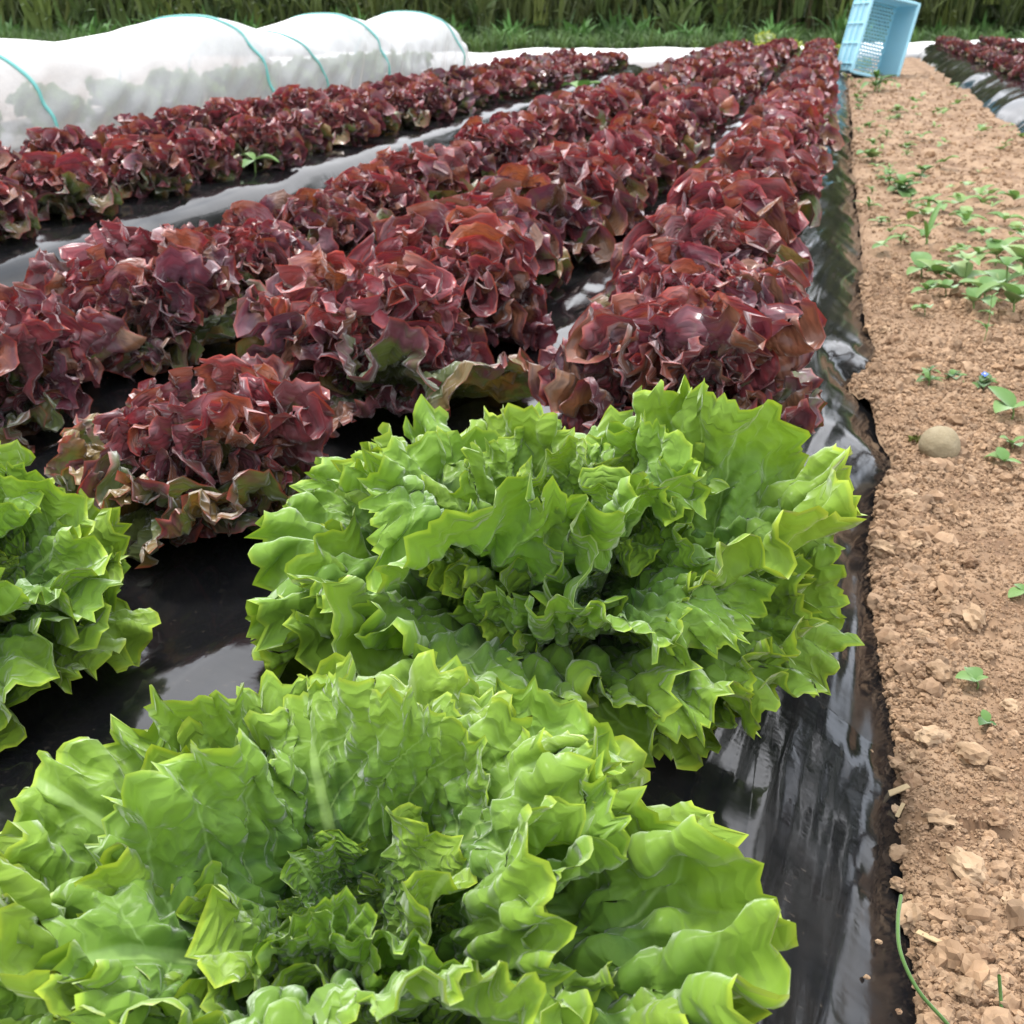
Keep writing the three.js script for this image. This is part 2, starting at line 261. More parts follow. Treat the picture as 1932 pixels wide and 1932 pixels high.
film('glossy black plastic mulch film over the wide bed with green and red lettuces', mainXs, mainZs.map(z => z), mainProfile, (x, z) => x > 0.02 ? 0.02 + (x - 0.02) * (edgeX(z) - 0.02) / 0.08 : x, x => x > -0.1 ? 1 : x < -0.95 ? 2.6 : 3.0);
film('black plastic mulch film over the bed between the furrow and the white tunnel', range(-2.18, -1.33, 48), geomRange(-0.9, -8.7, 0.02, 0.012).reverse(), leftProfile, (x, z) => x + 0.014 * perlin(z * 2, x * 2, 8), () => 1.4);
film('black plastic mulch film on the bed beside the blue crate', range(0.765, 1.85, 50), geomRange(-3.6, -13.2, 0.03, 0.012).reverse(), rightProfile, (x, z) => x + (x < 0.9 ? 0.045 * perlin(z * 1.6, 4.4, 18) + 0.02 * perlin(z * 5, 2.4, 19) : 0), () => 2.4);

// soil
const soilTex = tex(1024, 1024, (u, v) => {
  const n = fbm(u * 8, v * 8, 41, 5), f = fbm(u * 60, v * 60, 43, 3), w = worley(u * 70, v * 70, 44)[2];
  let c = mix3([0.188, 0.112, 0.061], [0.280, 0.182, 0.108], smooth(-0.5, 0.6, n + 0.35 * f)); c = mix3(c, [0.13, 0.070, 0.037], 0.7 * smooth(0.1, 0.7, -n + 0.3 * f)); const g = 0.88 + 0.24 * w; return c.map(q => q * g);
});
const soilMat = new THREE.MeshStandardMaterial({ map: soilTex, roughness: 0.96 });
const soilY = (x, z) => {
  const d = Math.max(0, x - edgeX(z)), ball = (q, r) => Math.sqrt(Math.max(0, 1 - (q / r) ** 2)); let y = 0.003 + 0.012 * fbm(x * 4, z * 4, 52, 3); const w1 = worley(x * 24, z * 24, 51); y += w1[2] > 0.55 ? 0.009 * (w1[2] - 0.5) * 2 * ball(w1[0], 0.5) : 0; const w2 = worley(x * 72 + 0.3 * perlin(x * 90, z * 90, 2), z * 72, 53); y += 0.0042 * (0.4 + 0.8 * w2[2]) * ball(w2[0], 0.62) + 0.0012 * perlin(x * 190, z * 190, 54);
  y += 0.006 * smooth(0.0, 0.03, d) - 0.008 * (1 - smooth(0, 0.006, d)); if (z < -2.2) y += 0.01 * fbm(x * 11, z * 11, 57, 3); return y + 0.004;
};
{
  const rows = geomRange(-0.25, -12.4, 0.0032, 0.0065).reverse(), cols = [0, 0.0015]; for (let x = 0.0015, k = 0; x < 1.15; k++) { x += Math.max(0.0034, x * 0.024); cols.push(x); }
  struct('soil_path', surface(cols, rows, (d, z) => { const x = edgeX(z) + d; return [x, soilY(x, z), z, x / 0.5, z / 0.5]; }), soilMat, 'dry tan soil path beside the black film');
}
const groundTex = soilTex.clone(); groundTex.needsUpdate = true; groundTex.repeat.set(1, 1);
struct('ground', surface(range(-120, 120, 61), range(-160, 60, 56), (x, z) => [x, -0.035 - 0.00 * x, z, x / 0.8, z / 0.8]), new THREE.MeshStandardMaterial({ map: groundTex, roughness: 1 }), 'bare brown field soil');

// soil crumbs and clods
function lump(seed, detail, rough) {
  const g = new THREE.IcosahedronGeometry(1, detail), p = g.attributes.position, v = new THREE.Vector3();
  const sx = 0.85 + 0.4 * hash(seed, 1, 1), sz = 0.75 + 0.4 * hash(seed, 2, 1);
  for (let i = 0; i < p.count; i++) { v.fromBufferAttribute(p, i).normalize(); const r = 1 + rough * perlin(v.x * 1.7 + seed * 3.1 + v.z, v.y * 1.7 + v.z * 1.3, seed) + rough * 0.5 * perlin(v.x * 4 + v.z * 2, v.y * 4 + seed, seed + 3); v.multiplyScalar(r); p.setXYZ(i, v.x * sx, v.y * 0.72, v.z * sz); }
  const u = g.attributes.uv; for (let i = 0; i < u.count; i++) u.setXY(i, u.getX(i) * 0.12 + seed * 0.37, u.getY(i) * 0.08 + seed * 0.21);
  g.computeVertexNormals(); return g;
}
{
  const R = rng(77), n = 26000, M = new THREE.Matrix4(), q = new THREE.Quaternion(), e = new THREE.Euler(), col = new THREE.Color();
  for (let k = 0; k < 3; k++) {
    const im = new THREE.InstancedMesh(lump(k + 1, 1, 0.45), soilMat, n); im.name = numbered('soil_crumbs'); tag(im, ['fine crumbly grains of dry tan soil strewn over the path', 'small rounded soil pellets strewn over the path', 'angular bits of dry soil strewn over the path'][k], 'soil', undefined, 'stuff'); im.castShadow = im.receiveShadow = true;
    for (let i = 0; i < n; i++) {
      const far = R(), z = -(0.32 * Math.pow(i < n * 0.8 ? 7.5 : 30, far)), w = 0.04 + 0.115 * -z + 0.04, x = edgeX(z) + 0.001 + Math.min(0.66, w) * R();
      const s = (0.0008 + 0.0030 * Math.pow(R(), 3.5)) * (0.75 + 0.45 * Math.min(4, -z)) * (R() < 0.025 ? 2.4 : 1) * (fbm(x * 9, z * 9, 66, 3) < -0.12 ? 0.45 : 1); e.set(R() * 6.3, R() * 6.3, R() * 6.3); q.setFromEuler(e);
      M.compose(new THREE.Vector3(x, soilY(x, z) + s * 0.25, z), q, new THREE.Vector3(s, s, s)); im.setMatrixAt(i, M); const g = 0.85 + 0.5 * R(), r2 = R() * 0.12; im.setColorAt(i, col.setRGB(g, g * (0.98 + r2 * 0.4), g * (0.95 + r2)));
    }
    scene.add(im);
  }
}
const clodMat = [[1.2, 1.25, 1.27], [1.4, 1.5, 1.55], [1.1, 1.1, 1.1]].map(c => new THREE.MeshStandardMaterial({ map: soilTex, color: rgb(...c), roughness: 0.95 }));
const clodGeo = [11, 12, 13, 14, 15, 16].map(k => lump(k, 3, 0.42));
const clods = [[1788, 1142, 35], [1832, 1175, 44], [1751, 1221, 22], [1773, 1265, 44], [1758, 1378, 44], [1692, 1407, 40], [1734, 1411, 37], [1832, 1418, 46], [1720, 1457, 42], [1876, 1457, 30], [1688, 1498, 30], [1812, 1484, 22], [1699, 1533, 20], [1775, 1546, 42], [1878, 1564, 30], [1701, 1584, 40], [1823, 1636, 58], [1878, 1647, 40], [1696, 1651, 26], [1727, 1704, 52], [1849, 1800, 40], [1823, 1857, 40], [1865, 1850, 42], [1782, 1896, 44], [1799, 1699, 24], [1670, 623, 18], [1687, 643, 26], [1677, 916, 30], [1711, 938, 34], [1716, 956, 26], [1688, 1014, 20], [1668, 1030, 36], [1824, 1067, 30], [1784, 1077, 20], [1900, 1700, 30], [1760, 1620, 22], [1905, 1510, 26], [1740, 1190, 24], [1700, 1180, 22], [1862, 1240, 22], [1905, 1330, 30], [1890, 1750, 26], [1750, 1840, 24], [1725, 1040, 20], [1790, 985, 22], [1850, 1010, 20]];
clods.forEach(([px, py, w], i) => {
  const p = at(px, py + w * 0.25, 0.012), dist = Math.hypot(p[0], p[1] - CAMH, p[2]), r = w / 2 / 2072 * dist * 1.05; p[1] = soilY(p[0], p[2]);
  const m = mesh('soil_clod', clodGeo[i % 6], clodMat[i % 3]); m.position.set(p[0], p[1] + r * 0.3, p[2]); m.scale.set(r, r, r); m.rotation.set(0, i * 1.7, 0.2 * Math.sin(i));
  tag(m, 'lumpy dry tan soil clod lying on the crumbly path', 'clod', 'dry clods on the soil path');
});

// ---------------------------------------------------------------- green lettuces
function greenHead(label, pos, turn, seed, scale, res = 1, extra = []) {
  const g = thing('green_lettuce', label, 'lettuce', pos, turn, 'green frilly lettuces'), R = rng(seed), list = [];
  const add = (n, f) => { for (let i = 0; i < n; i++) list.push(f(i / Math.max(1, n - 1), i)); };
  const leafy = { growth: 1.3, gstart: 0.5, gpow: 1.6, wave: 0.7, teeth: 0.8, stiff: 1.0 };
  add(8, k => ({ ...leafy, tier: 'outer', L: 0.175 + 0.055 * R(), t0: 0.45 + 0.45 * R(), t1: -0.5 + 0.6 * R(), cup: 0.3 + 1.2 * R(), y: 0.004, r: 0.012, pucker: 0.065, nt: 33 + 7 * R() }));
  add(5, k => ({ ...leafy, tier: 'mid', L: 0.175 + 0.05 * R(), t0: 0.8 + 0.5 * R(), t1: -0.3 + 1.1 * R(), cup: 0.6 + 2.4 * R(), y: 0.014, r: 0.016, pucker: 0.08, nt: 31 + 7 * R(), growth: 0.9 + 0.5 * R() }));
  add(5, k => ({ ...leafy, tier: 'mid', L: 0.125 + 0.06 * R(), t0: 1.0 + 0.5 * R(), t1: -0.2 + 1.2 * R(), cup: 1 + 2.2 * R(), y: 0.02, r: 0.018, pucker: 0.085, nt: 26 + 6 * R(), growth: 1.3 }));
  add(11, k => ({ ...leafy, tier: 'inner', L: 0.055 + 0.065 * R(), t0: 1.1 + 0.6 * R(), t1: -0.2 + 1.5 * R(), cup: 1 + 3 * R(), y: 0.026 + 0.03 * R(), r: 0.012 + 0.016 * R(), pucker: 0.085, nt: 20 + 5 * R(), growth: 1.8, wave: 1.1, yaw: 1.2 }));
  list.push(...extra);
  let az = R() * 6.28;
  list.forEach((q, i) => {
    az += 2.39996 + 0.6 * (R() - 0.5);
    const a = q.az ?? az, v = i % 2, n = q.tier === 'inner' ? [111, 22] : [189, 38];
    const geo = leafGeometry({ ...q, seed: seed * 131 + i, v, nphi: Math.round(n[0] * res), nr: Math.round(n[1] * res), floor: -0.002 - q.y });
    const m = mesh('leaf', geo, GREEN[(i * 5 + seed) % 3][v], g); m.position.set(Math.cos(a) * q.r, q.y, -Math.sin(a) * q.r); m.rotation.order = 'YXZ'; m.rotation.set((R() - 0.5) * (q.tier === 'outer' ? 0.25 : 0.75), a + (q.yaw ?? 0.7) * (R() - 0.5), 0);
  });
  g.scale.setScalar(scale); return g;
}
const bedY = x => mainProfile(x);
greenHead('bright green frilly lettuce with the widest open leaves, in front of the other green one', [-0.15, bedY(-0.14), -0.315], 0, 5, 0.80, 1, [[2.95, 0.205, 0.85, 0.4], [3.6, 0.21, 0.7, 0.25], [0.5, 0.2, 1.0, 0.7]].map(([az, L, t0, t1]) => ({ tier: 'mid', az, L, t0, t1, cup: 1.2, y: 0.01, r: 0.02, pucker: 0.08, nt: 33, growth: 1.1, gstart: 0.5, gpow: 1.6, wave: 0.7, teeth: 0.8, yaw: 0.1 })));
greenHead('bright green frilly lettuce standing right in front of the dark red ones', [-0.145, bedY(-0.145), -0.655], 1.2, 6, 0.95);
greenHead('smaller green frilly lettuce beside the wet dark gap, in front of the low red one', [-0.55, bedY(-0.5), -0.515], 2.1, 7, 0.76, 0.56);

// ---------------------------------------------------------------- red lettuces
function redLeaves(n, seed, nphi, nr, growth, iters, teeth, soft, size = 1, crinkle = 0.05) {
  const R = rng(seed), pool = { outer: [], mid: [], inner: [] };
  for (let i = 0; i < n; i++) {
    pool.outer.push(leafGeometry({ L: size * (0.115 + 0.03 * R()), t0: 0.45 + 0.35 * R(), t1: -0.35 + 0.5 * R(), cup: 0.6 + R(), seed: seed + i, v: 2 + i % 2, nphi, nr, growth: growth * 0.75, iters, pucker: 0.08, nt: teeth, teeth: 0.6, floor: -0.008, soft, crinkle, wave: 1.3, frill: 0.13 }));
    pool.mid.push(leafGeometry({ L: size * (0.10 + 0.035 * R()), t0: 1.0 + 0.4 * R(), t1: 0.1 + 0.95 * R(), cup: 0.8 + 2 * R(), seed: seed + 50 + i, v: 2 + i % 2, nphi, nr, growth, iters, pucker: 0.09, nt: teeth, teeth: 0.75, floor: -0.02, soft, crinkle, wave: 1.3, frill: 0.13 }));
    pool.inner.push(leafGeometry({ L: size * (0.07 + 0.04 * R()), t0: 1.15 + 0.45 * R(), t1: 0.2 + 1.1 * R(), cup: 1.2 + 2.4 * R(), seed: seed + 90 + i, v: 2 + i % 2, nphi, nr, growth: growth * 1.35, iters, pucker: 0.09, nt: teeth * 0.85, teeth: 0.75, soft, crinkle, wave: 1.3, frill: 0.13 }));
  }
  return pool;
}
const nearPool = redLeaves(9, 1000, 93, 15, 2.0, 100, 26, 1), midPool = redLeaves(7, 2000, 45, 8, 1.9, 60, 18, 0, 0.86, 0.075), farPool = redLeaves(5, 3000, 25, 5, 1.2, 30, 10, 0, 0.92, 0.07);
const OLIVE = leafMat(rm[2], [1.45, 1.35, 1.0], 0.4, 0.28, 0.36);
function redPlan(R, counts) {
  const out = []; let az = R() * 6.28;
  [['outer', counts[0], 0.006, 0.01], ['mid', counts[1], 0.018, 0.022], ['inner', counts[2], 0.040, 0.024]].forEach(([tier, n, y, r]) => { for (let i = 0; i < n; i++) { az += 2.39996 + 0.3 * (R() - 0.5); out.push({ tier, az, y: y * (0.8 + 0.4 * R()), r, s: 0.8 + 0.4 * R(), rx: 0.8 * (R() - 0.5), k: Math.floor(R() * 97), tilt: 0.16 * (R() - 0.5) }); } });
  return out;
}
function redHead(label, group, pos, seed, scale, pool, counts, extra = []) {
  const g = thing('red_lettuce', label, 'lettuce', pos, 0, group), R = rng(seed);
  redPlan(R, counts).concat(extra).forEach(q => {
    const k = q.k % pool[q.tier].length, m = mesh('leaf', pool[q.tier][k], q.olive ? OLIVE : RED[q.tier][(k + Math.floor(q.az * 7)) % 4], g);
    m.position.set(Math.cos(q.az) * q.r, q.y, -Math.sin(q.az) * q.r); m.rotation.set(q.rx, q.az, q.tilt); m.rotation.order = 'YXZ'; m.scale.set(q.s, q.s, q.s * (0.9 + 0.2 * hash(q.k, 3, 3)));
  });
  g.scale.set(scale * 1.13, scale * 1.06, scale * 1.16); return g;
}
// distant heads: leaves too small to tell apart, two joined meshes of one head
const farHeads = [0, 1, 2, 3, 4, 5].map(n => {
  const R = rng(500 + n), parts = { outer: [], upper: [] }, M = new THREE.Matrix4(), q = new THREE.Quaternion();
  redPlan(R, [3, 7, 7]).forEach(o => { const k = o.k % 5, g = farPool[o.tier][k].clone(); q.setFromEuler(new THREE.Euler(o.rx, o.az, o.tilt, 'YXZ')); M.compose(new THREE.Vector3(Math.cos(o.az) * o.r, o.y, -Math.sin(o.az) * o.r), q, new THREE.Vector3(o.s, o.s, o.s)); g.applyMatrix4(M); parts[o.tier === 'outer' ? 'outer' : 'upper'].push(g); });
  return { outer: mergeGeometries(parts.outer), upper: mergeGeometries(parts.upper) };
});
let headNo = 0;
function redRow(x, z0, z1, step, label, group, profile, size = 1) {
  const R = rng(Math.round(900 + x * 100)); let i = 0;
  for (let z = z0; z > z1; z -= step * (0.96 + 0.08 * R())) {
    const px = x + 0.035 * (R() - 0.5), y = profile(x) - 0.002, s = size * (0.94 + 0.16 * R()), pos = [px, y, z]; headNo++;
    if (z > -1.62) redHead(label, group, pos, 40 + headNo, s, nearPool, [6, 10, 10]);
    else if (z > -4.3) redHead(label, group, pos, 40 + headNo, s, midPool, [6, 10, 11]);
    else { const g = thing('red_lettuce', label, 'lettuce', pos, R() * 6.28, group), h = farHeads[headNo % 6]; mesh('lower_leaves', h.outer, RED.outer[headNo % 4], g); mesh('upper_leaves', h.upper, RED[headNo % 3 ? 'mid' : 'inner'][(headNo >> 1) % 3], g); g.scale.set(s * 1.15, s * 1.0, s * 1.18); }
    i++;
  }
}
redHead('big glossy dark red lettuce directly behind the green one, at the film edge', 'red lettuces of the wide bed', [-0.12, bedY(-0.12), -1.09], 21, 1.05, nearPool, [8, 11, 12]);
redHead('low loose red lettuce with olive outer leaves, alone on the black film', 'red lettuces of the wide bed', [-0.50, bedY(-0.5), -0.80], 22, 0.80, nearPool, [7, 7, 8], [[3.25, 1.05, 1], [-1.2, 1.15, 4], [-1.9, 1.15, 5], [-0.5, 1.05, 6]].map(([az, s, k]) => ({ tier: 'outer', az, s, k, y: 0.008, r: 0.012, tilt: az > 2 ? 0.15 : 0.0, rx: 0, olive: true })));
redRow(-0.135, -1.38, -11.7, 0.272, 'dark red frilly lettuce in the row along the soil path', 'red lettuces of the wide bed', mainProfile, 0.98);
redRow(-0.485, -1.10, -11.2, 0.272, 'dark red frilly lettuce in the middle row of the wide bed', 'red lettuces of the wide bed', mainProfile, 0.98);
redRow(-0.83, -0.94, -10.9, 0.272, 'dark red frilly lettuce in the row beside the furrow', 'red lettuces of the wide bed', mainProfile, 0.98);
redRow(-1.52, -1.5, -8.4, 0.272, 'reddish brown lettuce in the furrow-side row of the narrow bed before the tunnel', 'red lettuces of the narrow bed', leftProfile, 0.84);
redRow(-1.84, -1.65, -8.3, 0.272, 'reddish brown lettuce in the row closest to the white tunnel', 'red lettuces of the narrow bed', leftProfile, 0.84);
redRow(1.03, -6.2, -12.9, 0.29, 'dark red lettuce on the bed beside the crate, in its path-side row', 'red lettuces beside the crate', rightProfile, 0.68);
redRow(1.45, -8.6, -13.0, 0.29, 'dark red lettuce on the bed beside the crate, in its second row', 'red lettuces beside the crate', rightProfile, 0.68);
// ---------------------------------------------------------------- leafy weeds
const weedMats = [[0.09, 0.20, 0.03], [0.14, 0.26, 0.055], [0.05, 0.13, 0.02], [0.19, 0.29, 0.075]].map(c => new THREE.MeshPhysicalMaterial({ color: rgb(...c), roughness: 0.9, transmission: 0.3, thickness: 0, clearcoat: 0.25, clearcoatRoughness: 0.4, side: THREE.DoubleSide }));
const stemMat = std([0.12, 0.2, 0.05], 0.7), strawMat = std([0.42, 0.31, 0.17], 0.85);
// a simple leaf along +x: length 1, half-width w, rising by t0 and drooping to t1
function bladeGeo(w, t0, t1, seed, nseg = 9, shape = 0.8) {
  const xs = range(-1, 1, 5), ts = range(0, 1, nseg);
  let px = [0], py = [0]; for (let i = 0; i < nseg; i++) { const a = lerp(t0, t1, i / (nseg - 1)); px.push(px[i] + Math.cos(a) / (nseg - 1)); py.push(py[i] + Math.sin(a) / (nseg - 1)); }
  return surface(xs, ts, (s, t, i, j) => { const hw = w * Math.pow(Math.sin(Math.PI * Math.pow(clamp(t * 0.97 + 0.02), shape)), 0.75); return [px[j], py[j] + 0.35 * hw * s * s + 0.02 * perlin(t * 3 + seed, s, seed), s * hw, s * 0.5 + 0.5, t]; }, true);
}
const ovalLeaves = [0, 1, 2].map(k => bladeGeo(0.30 + 0.05 * k, 0.55 - 0.1 * k, -0.35 - 0.1 * k, k + 1)), slimLeaves = [0, 1, 2].map(k => bladeGeo(0.13, 0.7, -0.4 - 0.15 * k, k + 5)), grassLeaves = [0, 1, 2].map(k => bladeGeo(0.022, 1.25 - 0.15 * k, 0.2 - 0.5 * k, k + 9, 9, 0.6));
function tube(pts, r, n = 12, rad = 6) { return new THREE.TubeGeometry(new THREE.CatmullRomCurve3(pts.map(p => new THREE.Vector3(...p))), n, r, rad, false); }
function weed(name, label, category, p, { h = 0.03, len = 0.03, n = 5, leaves = ovalLeaves, mat = 1, seed = 1, group, stem = true, whorls = 1, twist }) {
  const g = thing(name, label, category, p, 0, group), R = rng(seed * 31 + 5);
  if (stem) mesh('stem', tube([[0, -0.004, 0], [0.002, h * 0.5, 0.001], [0, h, 0]], Math.max(0.0007, len * 0.035), 5, 5), stemMat, g);
  for (let w = 0; w < whorls; w++) for (let i = 0; i < n; i++) {
    const k = (i + w) % leaves.length, m = mesh('leaf', leaves[k], weedMats[typeof mat === 'number' ? mat : mat[(i + w) % mat.length]], g), s = len * (0.55 + 0.75 * R()) * (whorls > 1 ? lerp(1.1, 0.7, w / (whorls - 1)) : 1);
    m.position.y = h * (whorls > 1 ? lerp(0.35, 1, w / (whorls - 1)) : 1); m.scale.setScalar(s); m.rotation.set(0, (i / n) * 6.283 + w * 1.1 + 0.9 * (R() - 0.5), (R() - 0.35) * 0.9); m.rotation.order = 'YXZ'; m.scale.y *= 0.6 + 0.6 * R();
  }
  return g;
}
const onSoil = (px, py) => { const p = at(px, py, 0.008); p[1] = (p[0] > edgeX(p[2]) ? soilY(p[0], p[2]) : bedY(p[0])); return p; };
const G1 = 'leafy weeds along the soil path';
weed('broadleaf_weed', 'tallest pale oval-leaved weed in the patch on the path', 'weed', onSoil(1815, 545), { h: 0.055, len: 0.05, n: 4, mat: [1, 3], seed: 1, whorls: 2, group: G1 });
weed('broadleaf_weed', 'pale oval-leaved weed in the patch beside the frame-edge soil, with spreading leaves', 'weed', onSoil(1890, 560), { h: 0.05, len: 0.052, n: 5, mat: [1, 3, 0], seed: 2, whorls: 2, group: G1 });
[[1735, 520, 0.05], [1765, 530, 0.045], [1850, 585, 0.05], [1780, 560, 0.035], [1745, 565, 0.03], [1830, 600, 0.045], [1905, 605, 0.05], [1925, 520, 0.06], [1875, 500, 0.045], [1810, 480, 0.04], [1740, 600, 0.025]].forEach(([x, y, l], i) => weed('broadleaf_weed', 'small oval-leaved weed in the patch on the path', 'weed', onSoil(x, y + 8), { h: l * 0.5, len: l, n: 5, mat: [1, 0, 3], seed: 10 + i, group: G1 }));
weed('broadleaf_weed', 'thin upright weed with a bare stem beside the weed patch', 'weed', onSoil(1852, 665), { h: 0.075, len: 0.018, n: 5, leaves: slimLeaves, mat: 0, seed: 31, whorls: 3, group: G1 });
[[1700, 372, 0.05, 11], [1675, 360, 0.04, 9], [1735, 345, 0.045, 8], [1715, 395, 0.03, 7]].forEach(([x, y, l, n], i) => weed('tufted_weed', 'low bushy weed tuft on the path short of the crate', 'weed', onSoil(x, y), { h: 0.03, len: l, n, leaves: i % 2 ? slimLeaves : ovalLeaves, mat: [0, 1, 0], seed: 40 + i, whorls: 2, group: 'bushy tufts on the path' }));
weed('broad_grass', 'single broad-bladed grass seedling arching over the path', 'grass plant', onSoil(1745, 470), { h: 0.010, len: 0.085, n: 4, leaves: [bladeGeo(0.07, 1.2, -0.5, 3), bladeGeo(0.06, 1.0, 0.1, 4)], mat: [1, 0], seed: 50 });
weed('broadleaf_weed', 'small toothed weed cluster left of the tiny blue flower', 'weed', onSoil(1748, 738), { h: 0.022, len: 0.026, n: 7, leaves: slimLeaves, mat: [0, 2], seed: 51, whorls: 2 });
weed('creeping_weed', 'flat creeping weed between the toothed cluster and the blue flower', 'weed', onSoil(1795, 728), { h: 0.010, len: 0.017, n: 7, mat: [0, 2], seed: 52, whorls: 2 });
{
  const g = weed('speedwell', 'creeping weed with one tiny blue flower', 'weed', onSoil(1852, 740), { h: 0.016, len: 0.018, n: 7, mat: [0, 2], seed: 53, whorls: 2 });
  const f = mesh('flower', mergeGeometries([0, 1, 2, 3].map(i => bladeGeo(0.45, 0.25, 0.1, 2).scale(0.0048, 0.0048, 0.0048).rotateY(i * 1.571))), std([0.10, 0.18, 0.62], 0.7, { side: THREE.DoubleSide }), g); f.position.set(-0.001, 0.022, 0.004); f.rotation.x = 0.5;
  mesh('flower_centre', new THREE.IcosahedronGeometry(0.0013, 1), std([0.8, 0.8, 0.78], 0.7), g).position.set(-0.001, 0.0235, 0.005);
}
[[1905, 800, 0.036, 'pale pair-leaved seedling with one long oval leaf above the round stone level'], [1905, 860, 0.022, 'round-leaved seedling beside the rounded stone'], [1890, 895, 0.02, 'four-leaved seedling lowest of those beside the rounded stone'], [1838, 1305, 0.016, 'lone curled seedling among the dry clods'], [1858, 1380, 0.010, 'tiny two-leaved seedling below the curled one among clods'], [1922, 1150, 0.015, 'two-leaved seedling in crumbly soil at the level of the big clods']].forEach(([x, y, l, lab], i) => weed('seedling', lab, 'seedling', onSoil(x, y), { h: l * 0.45, len: l, n: [3, 4, 4, 4, 3, 3][i], mat: i === 4 ? [2, 0] : [1, 0], seed: 60 + i }));
const scatter = rng(404);
for (let i = 0; i < 70; i++) {
  const y = 170 + 330 * Math.pow(scatter(), 1.4), x0 = 1560 + (y - 120) * 0.16, px = x0 + 40 + scatter() * (Math.min(1925, 1700 + (y - 100) * 1.5) - x0 - 40), l = 0.018 + 0.028 * scatter();
  weed('path_seedling', 'small scattered seedling on the far stretch of the soil path', 'seedling', onSoil(px, y), { h: l * 0.5, len: l, n: 3 + Math.floor(scatter() * 3), leaves: scatter() < 0.3 ? slimLeaves : ovalLeaves, mat: [1, 3, 0], seed: 100 + i, group: 'seedlings on the far path', stem: false });
}
for (let i = 0; i < 26; i++) {
  const t = i / 25, z = -2.6 - 6.0 * t, x = edgeX(z) + 0.02 + 0.22 * scatter() * scatter(), l = 0.025 + 0.04 * scatter() * scatter();
  weed('edge_weed', 'weed growing at the film edge below the red lettuce row', 'weed', [x, soilY(x, z), z], { h: l * 0.5, len: l, n: 6, leaves: scatter() < 0.5 ? slimLeaves : ovalLeaves, mat: [1, 0, 3], seed: 200 + i, whorls: 2, group: 'weeds along the film edge' });
}
weed('crate_weed', 'dark green spreading weed at the foot of the blue crate', 'weed', onSoil(1650, 176), { h: 0.07, len: 0.16, n: 7, leaves: slimLeaves, mat: [2, 0], seed: 300, whorls: 2 });
[[345, 238, 0.07, 'bright green weed between the narrow bed rows'], [480, 300, 0.07, 'two-leaved bright weed in front of the narrow bed'], [215, 440, 0.075, 'bright green weed with wide leaves in the furrow'], [628, 180, 0.05, 'small bright weed beside the tunnel hoop foot'], [1100, 165, 0.12, 'bright weed at the far end of the furrow']].forEach(([x, y, l, lab], i) => { const h = [0.17, 0.12, 0.05, 0.17, 0.08][i], p = at(x, y + 6, h); weed('bed_weed', lab, 'weed', [p[0], p[1] - h + 0.0 + (i === 2 || i === 4 ? 0.01 : 0.095), p[2]], { h: i === 2 || i === 4 ? h * 0.8 : h - 0.09, len: l, n: 4, mat: [1, 0], seed: 310 + i }); });

// long curved grass blade, straw bits, stone
{
  const q = [[1700, 1690, 0.035], [1694, 1740, 0.04], [1700, 1800, 0.04], [1730, 1865, 0.03], [1790, 1935, 0.012], [1830, 1990, 0.0]].map(([x, y, h]) => at(x, y, h));
  tag(mesh('fallen_grass', tube(q, 0.0011, 40, 6), weedMats[0]), 'long thin curved grass blade bending over the film edge', 'grass blade');
  const s = [[1885, 1840], [1888, 1880], [1892, 1935]].map(([x, y], i) => at(x, y, 0.03 - 0.012 * i)); tag(mesh('grass_sprout', tube(s, 0.0010, 12, 6), weedMats[0]), 'short upright grass shoot among the largest clods', 'grass blade');
}
[[1690, 1490, 0.020, 0.5, 'pale flat straw chip on the film edge soil'], [1752, 1778, 0.016, -0.6, 'split straw chunk between two clods'], [1745, 1403, 0.012, 0.1, 'thin straw sliver beside a clod'], [1690, 425 * 1.0, 0.05, -0.3, 'pale straw piece at the red row edge'], [1885, 410, 0.05, 0.9, 'pale straw stick on the far path'], [1700, 1520, 0.012, 1.2, 'short straw splinter below the flat chip']].forEach(([x, y, l, a, lab]) => {
  const p = onSoil(x, y), g = new RoundedBoxGeometry(l, l * 0.08, l * 0.24, 2, l * 0.03), v = g.attributes.position; for (let i = 0; i < v.count; i++) v.setY(i, v.getY(i) + l * 0.08 * Math.sin(v.getX(i) / l * 4) + l * 0.04 * perlin(v.getX(i) / l * 6, v.getZ(i) / l * 6, 3)); g.computeVertexNormals();
  const m = mesh('straw_bit', g, strawMat); m.position.set(p[0], p[1] + 0.005, p[2]); m.rotation.set(0.1, a, 0.1); tag(m, lab, 'straw');
});
